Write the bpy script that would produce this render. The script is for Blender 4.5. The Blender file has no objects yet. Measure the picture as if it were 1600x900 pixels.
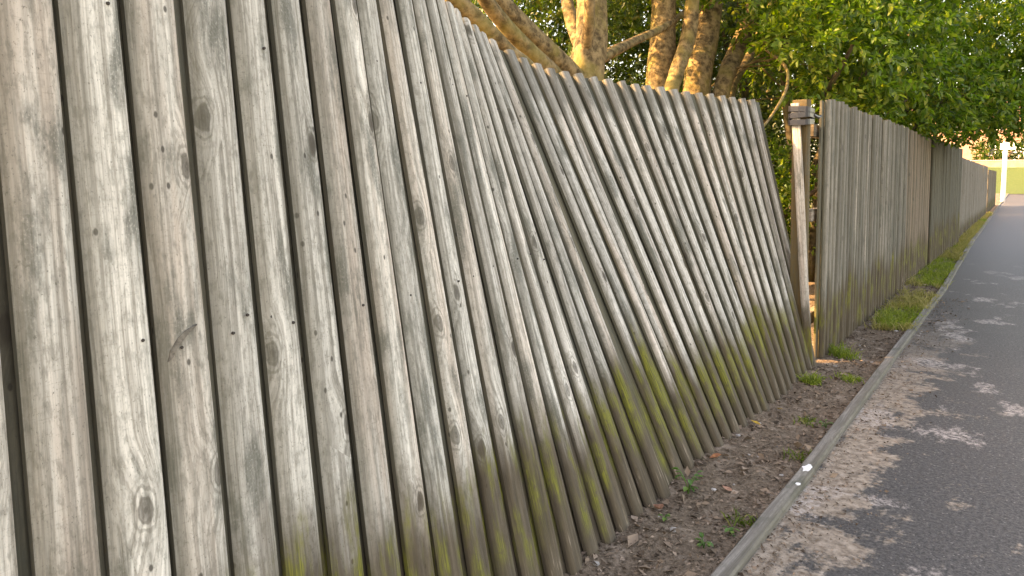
import bpy, bmesh, math, random
import numpy as np
from mathutils import Vector, Matrix

# ------------------------------------------------------------------ camera, sky, sun, exposure
S = bpy.context.scene
COL = S.collection
R = math.radians
CAM_H = 1.32
cam = bpy.data.cameras.new("camera")
camo = bpy.data.objects.new("camera", cam); COL.objects.link(camo)
camo.location = (0, 0, CAM_H)
camo.rotation_euler = (R(90 - 4.5), 0, R(35.75))
cam.lens = 26.01; cam.sensor_width = 36; cam.shift_y = -0.0556
cam.clip_start = 0.05; cam.clip_end = 900
S.camera = camo

SUN_AZ = (-0.80, -0.60); SUN_EL = R(30)
W = bpy.data.worlds.new("World"); S.world = W; W.use_nodes = True
wn = W.node_tree; wn.nodes.clear()
sky = wn.nodes.new("ShaderNodeTexSky"); sky.sky_type = 'NISHITA'; sky.sun_disc = False
sky.sun_elevation = SUN_EL; sky.sun_rotation = math.atan2(SUN_AZ[0], SUN_AZ[1])
sky.air_density = 1.0; sky.dust_density = 2.5; sky.ozone_density = 0.6
bg = wn.nodes.new("ShaderNodeBackground"); bg.inputs[1].default_value = 0.15
wo = wn.nodes.new("ShaderNodeOutputWorld")
wn.links.new(sky.outputs[0], bg.inputs[0]); wn.links.new(bg.outputs[0], wo.inputs[0])

sl = bpy.data.lights.new("sun", 'SUN'); sl.energy = 3.4; sl.angle = R(0.5); sl.color = (1.0, 0.74, 0.42)
so = bpy.data.objects.new("sun", sl); COL.objects.link(so)
sd = Vector((SUN_AZ[0] * math.cos(SUN_EL), SUN_AZ[1] * math.cos(SUN_EL), math.sin(SUN_EL)))
so.rotation_euler = sd.to_track_quat('Z', 'Y').to_euler()
so.location = (-20, -15, 20)

S.view_settings.view_transform = 'Standard'; S.view_settings.look = 'None'
S.view_settings.gamma = 1.0; S.view_settings.use_curve_mapping = False
S.view_settings.exposure = 2.72
S.view_settings.use_white_balance = True
S.view_settings.white_balance_temperature = 10000; S.view_settings.white_balance_tint = 20
S.render.engine = 'CYCLES'
S.cycles.max_bounces = 5; S.cycles.diffuse_bounces = 3; S.cycles.glossy_bounces = 2; S.cycles.transmission_bounces = 2; S.cycles.transparent_max_bounces = 4

rng = np.random.default_rng(7)
rnd = random.Random(11)

# ------------------------------------------------------------------ object helpers
def tag(o, label=None, cat=None, group=None, kind=None):
    if label: o["label"] = label
    if cat: o["category"] = cat
    if group: o["group"] = group
    if kind: o["kind"] = kind
    return o

def empty(name, loc=(0, 0, 0)):
    o = bpy.data.objects.new(name, None); COL.objects.link(o); o.location = loc
    o.empty_display_size = 0.1
    return o

def link(name, me, mat=None, parent=None, M=None):
    o = bpy.data.objects.new(name, me); COL.objects.link(o)
    if mat is not None and not me.materials: me.materials.append(mat)
    if parent is not None:
        o.parent = parent
        o.matrix_parent_inverse = PINV(parent)
    if M is not None: o.matrix_basis = M
    return o

def PINV(p):
    """inverse of the parent's world matrix (parents are at most two levels deep)"""
    m = p.matrix_basis.copy()
    while p.parent is not None:
        m = p.parent.matrix_basis @ p.matrix_parent_inverse @ m if p.parent.parent is None else m
        p = p.parent
    return m.inverted()

def npmesh(name, V, F, smooth=False, uv=None):
    """V (N,3); F either (M,k) int array or list of lists"""
    me = bpy.data.meshes.new(name)
    V = np.asarray(V, dtype=np.float32)
    if isinstance(F, np.ndarray):
        m, k = F.shape
        me.vertices.add(len(V)); me.vertices.foreach_set("co", V.ravel())
        me.loops.add(m * k); me.loops.foreach_set("vertex_index", F.astype(np.int32).ravel())
        me.polygons.add(m)
        me.polygons.foreach_set("loop_start", np.arange(0, m * k, k, dtype=np.int32))
        me.update(calc_edges=True)
    else:
        me.from_pydata([tuple(v) for v in V.tolist()], [], F)
    if uv is not None:
        l = me.uv_layers.new(name="UVMap")
        idx = np.empty(len(me.loops), dtype=np.int32); me.loops.foreach_get("vertex_index", idx)
        l.data.foreach_set("uv", np.asarray(uv, dtype=np.float32)[idx].ravel())
    if smooth:
        me.polygons.foreach_set("use_smooth", np.ones(len(me.polygons), dtype=bool))
    me.validate(); me.update()
    return me

def hash2(ix, iy, s=0):
    h = np.sin(ix * 127.1 + iy * 311.7 + s * 74.7) * 43758.5453
    return h - np.floor(h)

def vnoise(x, y, s=0):
    ix, iy = np.floor(x), np.floor(y); fx, fy = x - ix, y - iy
    fx = fx * fx * (3 - 2 * fx); fy = fy * fy * (3 - 2 * fy)
    a, b = hash2(ix, iy, s), hash2(ix + 1, iy, s); c, d = hash2(ix, iy + 1, s), hash2(ix + 1, iy + 1, s)
    return (a * (1 - fx) + b * fx) * (1 - fy) + (c * (1 - fx) + d * fx) * fy

def box_part(name, c, size, mat, parent, rot=(0, 0, 0), bev=0.004):
    bm = bmesh.new(); bmesh.ops.create_cube(bm, size=1.0)
    for v in bm.verts: v.co = Vector((v.co.x * size[0], v.co.y * size[1], v.co.z * size[2]))
    if bev > 0: bmesh.ops.bevel(bm, geom=bm.edges[:], offset=bev, segments=1, affect='EDGES')
    me = bpy.data.meshes.new(name); bm.to_mesh(me); bm.free()
    uvbox(me)
    M = Matrix.Translation(c) @ Matrix.Rotation(rot[2], 4, 'Z') @ Matrix.Rotation(rot[1], 4, 'Y') @ Matrix.Rotation(rot[0], 4, 'X')
    return link(name, me, mat, parent, M)

def uvbox(me):
    l = me.uv_layers.new(name="UVMap")
    dims = np.ptp(np.array([v.co[:] for v in me.vertices]), axis=0)
    la = int(np.argmax(dims))
    oth = [i for i in range(3) if i != la]
    for p in me.polygons:
        n = p.normal
        ua = oth[0] if abs(n[oth[0]]) < abs(n[oth[1]]) else oth[1]
        for li in p.loop_indices:
            c = me.vertices[me.loops[li].vertex_index].co
            l.data[li].uv = (c[ua], c[la] + 1.0)

def frames(pts):
    pts = [Vector(p) for p in pts]; out = []; up = None
    for i, p in enumerate(pts):
        t = (pts[min(i + 1, len(pts) - 1)] - pts[max(i - 1, 0)]).normalized()
        if up is None:
            up = Vector((1, 0, 0)) if abs(t.x) < 0.9 else Vector((0, 1, 0))
        b = t.cross(up).normalized(); up = b.cross(t).normalized()
        out.append((p, t, b, up))
    return out

def catmull(pts, rad, n):
    P = [Vector(p) for p in pts]; out = []; ro = []
    for i in range(len(P) - 1):
        p0 = P[max(i - 1, 0)]; p1 = P[i]; p2 = P[i + 1]; p3 = P[min(i + 2, len(P) - 1)]
        for k in range(n):
            t = k / n
            out.append(0.5 * ((2 * p1) + (p2 - p0) * t + (2 * p0 - 5 * p1 + 4 * p2 - p3) * t * t + (3 * p1 - p0 - 3 * p2 + p3) * t ** 3))
            ro.append(rad[i] * (1 - t) + rad[i + 1] * t)
    out.append(P[-1]); ro.append(rad[-1])
    return out, ro

def tube_geo(pts, rad, sides=10, n=5, rough=0.0, seed=0):
    pts, rad = catmull(pts, rad, n)
    V = []; F = []
    L = 0
    for i, (p, t, b, u) in enumerate(frames(pts)):
        if i: L += (pts[i] - pts[i - 1]).length
        for k in range(sides):
            a = 2 * math.pi * k / sides
            rr = rad[i] * (1 + rough * (2 * vnoise(np.float64(k * 0.9), np.float64(L * 1.7 + k * .6), seed) - 1)) if rough else rad[i]
            V.append(p + b * (math.cos(a) * rr) + u * (math.sin(a) * rr))
    m = len(pts)
    for i in range(m - 1):
        for k in range(sides):
            k2 = (k + 1) % sides
            F.append([i * sides + k, i * sides + k2, (i + 1) * sides + k2, (i + 1) * sides + k])
    F.append(list(range(sides - 1, -1, -1))); F.append([(m - 1) * sides + k for k in range(sides)])
    return [tuple(float(c) for c in v) for v in V], F

def tubes_mesh(name, specs, smooth=True):
    V = []; F = []
    for s in specs:
        v, f = tube_geo(**s); o = len(V); V += v; F += [[i + o for i in q] for q in f]
    return npmesh(name, np.array(V), F, smooth)

# ------------------------------------------------------------------ materials
class NB:
    def __init__(s, name):
        s.m = bpy.data.materials.new(name); s.m.use_nodes = True
        s.t = s.m.node_tree; s.t.nodes.clear()
        s.out = s.t.nodes.new("ShaderNodeOutputMaterial")
    def n(s, ty, **kw):
        x = s.t.nodes.new(ty)
        for k, v in kw.items(): setattr(x, k, v)
        return x
    def put(s, sock, v):
        if isinstance(v, bpy.types.NodeSocket): s.t.links.new(v, sock)
        elif v is not None:
            try: sock.default_value = v
            except Exception: sock.default_value = (*v, 1.0)
    def math(s, op, a, b=None, c=None, clamp=False):
        x = s.n("ShaderNodeMath", operation=op); x.use_clamp = clamp
        s.put(x.inputs[0], a)
        if b is not None: s.put(x.inputs[1], b)
        if c is not None: s.put(x.inputs[2], c)
        return x.outputs[0]
    def ma(s, a, m, c): return s.math('MULTIPLY_ADD', a, m, c)
    def comb(s, x=0.0, y=0.0, z=0.0):
        q = s.n("ShaderNodeCombineXYZ")
        for i, v in enumerate((x, y, z)): s.put(q.inputs[i], v)
        return q.outputs[0]
    def sep(s, v):
        q = s.n("ShaderNodeSeparateXYZ"); s.put(q.inputs[0], v); return q.outputs
    def noise(s, vec, scale=1.0, detail=3.0, rough=0.55, dist=0.0):
        q = s.n("ShaderNodeTexNoise"); s.put(q.inputs["Vector"], vec)
        q.inputs["Scale"].default_value = scale; q.inputs["Detail"].default_value = detail
        q.inputs["Roughness"].default_value = rough; q.inputs["Distortion"].default_value = dist
        return q.outputs["Fac"]
    def voro(s, vec, scale=1.0, feature='F1'):
        q = s.n("ShaderNodeTexVoronoi", feature=feature, voronoi_dimensions='2D'); s.put(q.inputs["Vector"], vec)
        q.inputs["Scale"].default_value = scale; return q.outputs
    def ss(s, v, a, b, lo=0.0, hi=1.0):
        q = s.n("ShaderNodeMapRange", interpolation_type='SMOOTHSTEP'); s.put(q.inputs[0], v)
        q.inputs[1].default_value = a; q.inputs[2].default_value = b; q.inputs[3].default_value = lo; q.inputs[4].default_value = hi
        return q.outputs[0]
    def mix(s, f, a, b, mode='MIX'):
        q = s.n("ShaderNodeMix", data_type='RGBA', blend_type=mode)
        s.put(q.inputs[0], f); s.put(q.inputs[6], a if not isinstance(a, tuple) else (*a, 1.0)); s.put(q.inputs[7], b if not isinstance(b, tuple) else (*b, 1.0))
        return q.outputs[2]
    def bump(s, h, strength, dist):
        q = s.n("ShaderNodeBump"); q.inputs["Strength"].default_value = strength; q.inputs["Distance"].default_value = dist
        s.put(q.inputs["Height"], h); return q.outputs[0]
    def pbr(s, col, rough=0.8, bump=None, spec=0.3, metal=0.0):
        q = s.n("ShaderNodeBsdfPrincipled"); s.put(q.inputs["Base Color"], col if not isinstance(col, tuple) else (*col, 1.0))
        s.put(q.inputs["Roughness"], rough); s.put(q.inputs["Specular IOR Level"], spec); s.put(q.inputs["Metallic"], metal)
        if bump is not None: s.put(q.inputs["Normal"], bump)
        return q
    def done(s, shader):
        s.t.links.new(shader, s.out.inputs[0]); return s.m

def wood(name, dark=(.20, .175, .14), light=(.74, .70, .62), warm=(.65, .53, .43), warm_amt=0.8, band=0.50, algae=0.9,
         mildew=0.75, top=9.9, knots=True, edge_shade=0.68, brown=(.085, .062, .037), vary=0.16, shade_at=(0.012, 0.042), gsel=0.44):
    b = NB(name)
    uv = b.n("ShaderNodeUVMap"); uv.uv_map = "UVMap"
    u, v, _ = b.sep(uv.outputs[0])
    r = b.n("ShaderNodeObjectInfo").outputs["Random"]
    r1 = b.math('FRACT', b.math('MULTIPLY', r, 17.31)); r2 = b.math('FRACT', b.math('MULTIPLY', r, 53.77)); r3 = b.math('FRACT', b.math('MULTIPLY', r, 131.9))
    rz = b.math('MULTIPLY', r, 137.0)
    # knots
    kv = b.comb(b.ma(u, 7.0, b.math('MULTIPLY', r1, 91.0)), b.ma(v, 3.6, b.math('MULTIPLY', r2, 57.0)), 0.0)
    vo = b.voro(kv); kd0 = vo["Distance"]; kc = b.sep(vo["Color"])[0]
    keep = b.math('GREATER_THAN', kc, 0.71 if knots else 0.85)
    wob = b.noise(b.comb(b.math('MULTIPLY', u, 60.0), b.math('MULTIPLY', v, 30.0), rz), 1.0, 2.0)
    kd = b.math('ADD', b.math('ADD', kd0, b.ma(wob, 0.09, -0.045)), b.ma(keep, -10.0, 10.0))
    kf = b.ss(kd, 0.55, 0.02); core = b.ss(kd, 0.125, 0.05); halo = b.ss(kd, 0.28, 0.10)
    # grain bends round the knots
    lown = b.noise(b.comb(b.math('MULTIPLY', u, 5.0), b.math('MULTIPLY', v, 1.6), rz), 1.0, 2.0)
    gu = b.math('ADD', b.math('ADD', b.math('MULTIPLY', u, 95.0), b.math('MULTIPLY', kf, 3.2)), b.math('MULTIPLY', lown, 2.2))
    g = b.noise(b.comb(gu, b.ma(v, 1.6, b.math('MULTIPLY', r2, 40.0)), rz), 1.0, 4.0, 0.66)
    fib = b.noise(b.comb(b.math('MULTIPLY', u, 420.0), b.math('MULTIPLY', v, 9.0), rz), 1.0, 3.0, 0.6)
    crs = b.noise(b.comb(b.math('MULTIPLY', u, 22.0), b.math('MULTIPLY', v, 300.0), rz), 1.0, 2.0, 0.6)
    spk = b.noise(b.comb(b.math('MULTIPLY', u, 260.0), b.math('MULTIPLY', v, 150.0), rz), 1.0, 3.0, 0.7)
    patch = b.noise(b.comb(b.math('MULTIPLY', u, 14.0), b.math('MULTIPLY', v, 3.4), b.math('ADD', rz, 9.0)), 1.0, 4.0, 0.6)
    dots = b.voro(b.comb(b.ma(u, 26.0, b.math('MULTIPLY', r3, 31.0)), b.ma(v, 15.0, b.math('MULTIPLY', r1, 77.0)), 0.0))
    dot = b.math('MULTIPLY', b.ss(dots["Distance"], 0.13, 0.06), b.math('GREATER_THAN', b.sep(dots["Color"])[1], 0.93))
    gg = b.ss(g, 0.30, 0.66)
    lum = b.math('ADD', b.math('MULTIPLY', gg, 0.72), b.ma(fib, 0.35, 0.0), clamp=True)
    col = b.mix(lum, dark, light)
    wm = b.math('MULTIPLY', b.ss(b.noise(b.comb(b.math('MULTIPLY', u, 16.0), b.math('MULTIPLY', v, 1.1), b.math('ADD', rz, 31.0)), 1.0, 3.0), 0.36, 0.66),
                b.math('MULTIPLY', b.ss(r3, 0.15, 0.95), warm_amt))
    wcol = b.mix(lum, tuple(c * 0.52 for c in warm), warm)
    col = b.mix(wm, col, wcol)
    mot = b.noise(b.comb(b.math('MULTIPLY', u, 85.0), b.math('MULTIPLY', v, 28.0), b.math('ADD', rz, 13.0)), 1.0, 4.0, 0.7)
    col = b.mix(b.math('MULTIPLY', b.ss(mot, 0.45, 0.68), 0.55), col, b.mix(0.5, dark, (.15, .15, .12)))
    stk = b.noise(b.comb(b.math('MULTIPLY', u, 48.0), b.math('MULTIPLY', v, 0.7), b.math('ADD', rz, 21.0)), 1.0, 3.0, 0.6)
    col = b.mix(b.math('MULTIPLY', b.ss(stk, 0.50, 0.68), 0.50), col, b.mix(0.6, dark, (.10, .09, .07)))
    vr = b.ma(r2, 2 * vary, 1.0 - vary)
    col = b.mix(1.0, col, b.comb(vr, vr, vr), 'MULTIPLY')
    col = b.mix(b.math('MULTIPLY', b.math('MULTIPLY', b.ss(patch, 0.52, 0.68), b.ss(spk, 0.22, 0.5)), mildew), col, (.095, .098, .078))
    col = b.mix(b.math('MULTIPLY', b.ss(spk, 0.58, 0.72), 0.7), col, (.095, .086, .068))
    col = b.mix(b.math('MULTIPLY', b.ss(crs, 0.58, 0.75), 0.22), col, (.16, .14, .11))
    rings = b.math('SINE', b.math('MULTIPLY', kd, 95.0))
    col = b.mix(b.math('MULTIPLY', b.math('MULTIPLY', halo, b.ss(rings, -0.2, 0.9)), 0.55), col, (.12, .105, .08))
    col = b.mix(b.math('MULTIPLY', core, b.ma(kc, 1.3, -0.35)), col, (.070, .058, .044))
    col = b.mix(b.math('MULTIPLY', dot, 0.85), col, (.05, .042, .034))
    # shading of each board's left side put into the colour, ragged border
    shade_n = b.noise(b.comb(b.math('MULTIPLY', u, 30.0), b.math('MULTIPLY', v, 2.3), b.math('ADD', rz, 3.0)), 1.0, 3.0)
    shade_m = b.ss(b.math('ADD', u, b.ma(shade_n, 0.022, -0.011)), shade_at[0], shade_at[1])
    col = b.mix(b.math('MULTIPLY', shade_m, edge_shade), col, b.mix(b.ss(fib, .3, .7), (.075, .070, .048), (.15, .138, .10)))
    # weathered head of the board
    if top < 9:
        tn = b.noise(b.comb(b.math('MULTIPLY', u, 20.0), b.math('MULTIPLY', v, 6.0), rz), 1.0, 2.0)
        tm = b.ss(b.math('ADD', v, b.math('ADD', b.ma(tn, 0.14, -0.07), b.ma(r2, 0.08, -0.04))), top - 0.05, top + 0.04)
        col = b.mix(b.math('MULTIPLY', tm, 0.62), col, (.125, .115, .092))
    # damp splash zone near the soil: brown stain with green streaks
    bn = b.noise(b.comb(b.math('MULTIPLY', u, 9.0), b.math('MULTIPLY', v, 3.0), b.math('ADD', rz, 55.0)), 1.0, 3.0)
    ly = b.sep(b.n("ShaderNodeObjectInfo").outputs["Location"])[1]
    wav = b.noise(b.comb(b.math('MULTIPLY', ly, 1.3), 0.0, 2.0), 1.0, 3.0, 0.6)
    vb = b.math('ADD', b.math('ADD', v, b.ma(wav, -0.45, 0.225)), b.math('ADD', b.ma(bn, 0.34, -0.17), b.ma(r1, 0.16, -0.08)))
    bm_ = b.ss(vb, band + 0.16, band - 0.14)
    bst = b.noise(b.comb(b.math('MULTIPLY', u, 70.0), b.math('MULTIPLY', v, 5.0), b.math('ADD', rz, 71.0)), 1.0, 4.0, 0.65)
    bcol = b.mix(b.ss(bst, 0.3, 0.75), tuple(c * 0.62 for c in brown), tuple(c * 1.25 for c in brown))
    pale = b.math('MULTIPLY', b.ss(bst, 0.60, 0.72), b.ss(vb, 0.16, 0.04))
    bcol = b.mix(pale, bcol, (.33, .26, .20))
    col = b.mix(b.math('MULTIPLY', bm_, 0.94), col, bcol)
    gst = b.noise(b.comb(b.math('MULTIPLY', u, 17.0), b.math('MULTIPLY', v, 3.6), b.math('ADD', rz, 91.0)), 1.0, 4.0, 0.6)
    gm = b.math('MULTIPLY', b.math('MULTIPLY', b.ss(vb, 0.10, 0.24), b.ss(vb, band + 0.10, band - 0.10)), b.math('MULTIPLY', b.ss(gst, gsel, gsel + 0.20), b.ss(mot, 0.25, 0.55)))
    col = b.mix(b.math('MULTIPLY', gm, algae), col, b.mix(b.ss(fib, 0.35, 0.65), (.082, .080, .018), (.22, .215, .032)))
    h = b.math('ADD', b.math('MULTIPLY', g, 0.9), b.math('MULTIPLY', fib, 0.55))
    p = b.pbr(col, 0.82, b.bump(h, 0.55, 0.003), 0.25)
    return b.done(p.outputs[0])

M_FRONT = wood("weathered_board", top=1.84, shade_at=(0.012, 0.034), edge_shade=0.5, vary=0.10)
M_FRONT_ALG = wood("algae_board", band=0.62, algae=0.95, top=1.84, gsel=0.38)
M_FRONT1 = wood("weathered_board_near", shade_at=(0.004, 0.050), edge_shade=0.62)
M_BACK = wood("recessed_board", dark=(.050, .047, .030), light=(.125, .116, .080), warm=(.20, .16, .10), mildew=0.5, algae=0.9, edge_shade=0.0, knots=False, brown=(.10, .08, .05))  # dark mostly as groove shade put into the colour, plus olive algae
M_BACK1 = wood("recessed_board_near", dark=(.065, .060, .042), light=(.18, .165, .125), warm=(.18, .145, .10), mildew=0.5, algae=0.9, edge_shade=0.0, knots=False, brown=(.08, .06, .04))  # near bay: lighter version, groove shade still in the colour along with algae
M_SIL = wood("silver_board", dark=(.050, .042, .032), light=(.27, .24, .195), band=0.50, algae=0.75, mildew=0.85, vary=0.35, warm_amt=0.4)
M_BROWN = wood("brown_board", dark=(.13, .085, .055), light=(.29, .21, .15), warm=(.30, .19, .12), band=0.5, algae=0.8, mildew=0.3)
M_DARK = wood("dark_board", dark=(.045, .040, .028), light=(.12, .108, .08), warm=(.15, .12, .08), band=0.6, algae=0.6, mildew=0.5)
M_PINK = wood("pale_board", dark=(.26, .21, .18), light=(.52, .44, .39), warm=(.60, .48, .40), band=0.3, algae=0.6, mildew=0.15, knots=False)
M_POST = wood("post_timber", dark=(.065, .045, .018), light=(.15, .105, .045), warm=(.17, .10, .038), edge_shade=0, band=0.25, algae=0.9, mildew=0.35)
M_RAIL = wood("rail_timber", dark=(.13, .10, .07), light=(.30, .25, .19), band=-1, algae=0, mildew=0.4)
M_EDGE = wood("edging_timber", dark=(.095, .082, .07), light=(.29, .265, .235), warm=(.30, .25, .20), band=-2, algae=0, mildew=0.9, vary=0.1)

def simple(name, col, rough=0.6, spec=0.4, metal=0.0, nscale=None, col2=None, bump=0.0):
    b = NB(name)
    c = col; bp = None
    if nscale:
        tc = b.n("ShaderNodeTexCoord").outputs["Object"]
        n = b.noise(tc, nscale, 4.0, 0.6)
        c = b.mix(b.ss(n, 0.35, 0.65), col, col2 or tuple(x * 0.6 for x in col))
        if bump: bp = b.bump(n, bump, 0.01)
    return b.done(b.pbr(c, rough, bp, spec, metal).outputs[0])

def leafmat(name, cols, trans=0.35, rough=0.42, spec=0.45):
    b = NB(name)
    ri = b.n("ShaderNodeNewGeometry").outputs["Random Per Island"]
    ro = b.n("ShaderNodeObjectInfo").outputs["Random"]
    f = b.math('FRACT', b.math('ADD', ri, ro))
    rp = b.n("ShaderNodeValToRGB"); b.put(rp.inputs[0], f)
    el = rp.color_ramp.elements
    while len(el) < len(cols): el.new(0.5)
    for i, (p, c) in enumerate(cols): el[i].position = p; el[i].color = (*c, 1)
    col = rp.outputs[0]
    p = b.pbr(col, rough, None, spec)
    tr = b.n("ShaderNodeBsdfTranslucent")
    b.put(tr.inputs[0], b.mix(1.0, col, (1.15, 1.35, 0.45), 'MULTIPLY'))
    mx = b.n("ShaderNodeMixShader"); mx.inputs[0].default_value = trans
    b.t.links.new(p.outputs[0], mx.inputs[1]); b.t.links.new(tr.outputs[0], mx.inputs[2])
    return b.done(mx.outputs[0])

M_LEAF_OAK = leafmat("bright_leaf", [(0, (.032, .075, .012)), (.4, (.095, .18, .026)), (.75, (.17, .255, .038)), (1, (.28, .30, .06))], 0.55)
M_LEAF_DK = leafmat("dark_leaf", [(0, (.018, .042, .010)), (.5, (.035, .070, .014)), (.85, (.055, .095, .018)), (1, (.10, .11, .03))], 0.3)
M_LEAF_MID = leafmat("mid_leaf", [(0, (.030, .062, .012)), (.5, (.055, .095, .016)), (.85, (.085, .125, .020)), (1, (.15, .13, .03))], 0.4)
M_LEAF_YEL = leafmat("yellow_leaf", [(0, (.08, .12, .02)), (.5, (.14, .18, .03)), (1, (.24, .24, .05))], 0.45)
M_GRASS = leafmat("grass_blade", [(0, (.07, .11, .02)), (.5, (.12, .17, .03)), (.8, (.20, .20, .06)), (1, (.33, .28, .12))], 0.3, 0.6, 0.2)
M_GRASS_G = leafmat("fresh_grass_blade", [(0, (.10, .15, .025)), (.6, (.20, .25, .045)), (1, (.34, .34, .10))], 0.5, 0.55, 0.25)
M_GRASS_DRY = leafmat("dry_grass_blade", [(0, (.16, .16, .05)), (.4, (.28, .25, .09)), (1, (.42, .34, .17))], 0.3, 0.7, 0.15)
M_WEED = leafmat("weed_leaf", [(0, (.05, .13, .03)), (.6, (.09, .20, .045)), (1, (.16, .27, .06))], 0.35)
M_LITTER = leafmat("litter", [(0, (.05, .036, .026)), (.35, (.12, .088, .064)), (.65, (.20, .145, .105)), (.9, (.28, .205, .15)), (1, (.34, .26, .20))], 0.0, 0.9, 0.1)
M_DEAD_Y = simple("yellow_dead_leaf", (.42, .28, .03), 0.6, 0.3, 0, 60, (.30, .17, .02))
M_DEAD_O = simple("orange_dead_leaf", (.38, .16, .06), 0.6, 0.3, 0, 60, (.26, .10, .05))
M_DEAD_P = simple("pink_dead_leaf", (.42, .22, .15), 0.6, 0.3, 0, 60, (.28, .14, .09))
M_BLACK = simple("black_plastic", (.022, .022, .026), 0.38, 0.5)
M_IRON = simple("rusty_nail", (.045, .036, .030), 0.7, 0.3)
M_WHITE = simple("white_paint", (.80, .80, .78), 0.55, 0.4)
M_STONE = simple("pale_stone", (.42, .39, .36), 0.9, 0.2, 0, 30, (.28, .26, .24), 0.3)

def bark(name, a, c, lichen):
    b = NB(name)
    tc = b.n("ShaderNodeTexCoord").outputs["Object"]
    x, y, z = b.sep(tc)
    st = b.noise(tc, 15.0, 5.0, 0.68)
    lo = b.noise(tc, 3.5, 3.0)
    col = b.mix(b.ss(st, 0.32, 0.68), a, c)
    col = b.mix(b.math('MULTIPLY', b.ss(lo, 0.45, 0.65), 0.6), col, lichen)
    return b.done(b.pbr(col, 0.9, b.bump(st, 0.8, 0.02), 0.15).outputs[0])
M_BARK = bark("smooth_bark", (.060, .042, .022), (.29, .21, .11), (.22, .18, .055))
M_BARK_D = bark("dark_bark", (.045, .034, .022), (.12, .095, .06), (.09, .09, .035))

def soilmat(name, a, c, d, green=0.0):
    b = NB(name)
    tc = b.n("ShaderNodeTexCoord").outputs["Object"]
    n1 = b.noise(tc, 9.0, 5.0, 0.65); n2 = b.noise(tc, 70.0, 4.0, 0.7); n3 = b.noise(tc, 1.6, 3.0)
    col = b.mix(b.ss(n2, 0.3, 0.72), a, c)
    col = b.mix(b.ss(n1, 0.50, 0.72), col, d)
    if green: col = b.mix(b.math('MULTIPLY', b.ss(n3, 0.40, 0.6), green), col, (.09, .11, .025))
    return b.done(b.pbr(col, 0.95, b.bump(b.math('ADD', n1, b.math('MULTIPLY', n2, 0.7)), 0.9, 0.02), 0.1).outputs[0])
M_SOIL = soilmat("verge_soil", (.10, .074, .053), (.25, .188, .138), (.33, .26, .20))
M_GROUND = soilmat("rough_ground", (.07, .055, .035), (.14, .11, .06), (.12, .12, .04), 0.7)
M_BANK = soilmat("mown_grass", (.055, .085, .03), (.085, .12, .04), (.14, .15, .06))

def asphalt():
    b = NB("asphalt")
    tc = b.n("ShaderNodeTexCoord").outputs["Object"]
    geo = b.n("ShaderNodeUVMap"); geo.uv_map = "UVMap"           # u: metres from the edging, v: metres along
    u, v, _ = b.sep(geo.outputs[0])
    p = b.comb(u, v, 0.0)
    ag = b.math('ADD', b.math('MULTIPLY', b.noise(p, 150.0, 3.0, 0.8), 0.55), b.math('MULTIPLY', b.noise(p, 62.0, 2.0, 0.7), 0.45)); big = b.noise(p, 1.1, 3.0); mid = b.noise(p, 26.0, 4.0, 0.65)
    col = b.mix(b.ss(ag, 0.40, 0.62), (.016, .0145, .014), (.108, .098, .092))
    col = b.mix(b.math('MULTIPLY', b.ss(big, 0.35, 0.7), 0.35), col, (.055, .050, .047))
    sp = b.voro(p, 75.0); chip = b.math('MULTIPLY', b.ss(sp["Distance"], 0.34, 0.22), b.math('GREATER_THAN', b.sep(sp["Color"])[0], 0.95))
    col = b.mix(b.math('MULTIPLY', chip, 0.5), col, (.27, .25, .23))
    # dried silt and crumbled leaf washed up against the edging, breaking up away from it
    e1 = b.noise(p, 4.2, 6.0, 0.62); e2 = b.noise(p, 34.0, 5.0, 0.7)
    sc = b.ma(e1, 1.35, b.ma(e2, 0.45, -0.90))
    thr = b.math('SUBTRACT', sc, b.ss(u, 0.03, 0.62, -0.16, 0.20))
    silt = b.ss(thr, -0.04, 0.10)
    silt = b.math('MULTIPLY', silt, b.ss(v, 8.5, 4.0))
    scol = b.mix(b.ss(mid, 0.30, 0.70), (.15, .108, .074), (.40, .325, .255))
    scol = b.mix(b.math('MULTIPLY', b.ss(e2, 0.5, 0.75), 0.6), scol, (.42, .36, .31))
    col = b.mix(b.math('MULTIPLY', b.math('MULTIPLY', silt, b.ss(ag, 0.30, 0.46)), 0.92), col, scol)
    # pale sun dapples put into the colour further out, broken and lengthened across it
    d1 = b.noise(b.comb(b.math('MULTIPLY', u, 2.3), b.math('MULTIPLY', v, 1.5), 4.0), 1.0, 7.0, 0.66)
    dapple = b.math('MULTIPLY', b.ss(d1, 0.545, 0.60), b.math('MULTIPLY', b.ss(e2, 0.36, 0.60), b.ss(ag, 0.36, 0.55)))
    dapple = b.math('MULTIPLY', dapple, b.ss(v, 14.0, 9.0))
    col = b.mix(b.math('MULTIPLY', dapple, 0.9), col, (.44, .385, .35))
    h = b.math('ADD', b.math('MULTIPLY', ag, 0.7), b.math('ADD', b.math('MULTIPLY', e2, 0.5), b.math('MULTIPLY', silt, 0.8)))
    return b.done(b.pbr(col, 0.62, b.bump(h, 0.6, 0.004), 0.45).outputs[0])
M_ASPH = asphalt()

# ------------------------------------------------------------------ the setting
def kerb_x(y):
    return np.interp(y, [-5, 3.4, 9.45, 17.0, 36.6, 60], [-0.80, -0.80, -0.885, -1.10, -1.50, -1.95])

g = npmesh("ground", [(-300, -300, -0.09), (300, -300, -0.09), (300, 400, -0.09), (-300, 400, -0.09)], [[0, 1, 2, 3]])
tag(link("ground", g, M_GROUND), kind="structure")

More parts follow.
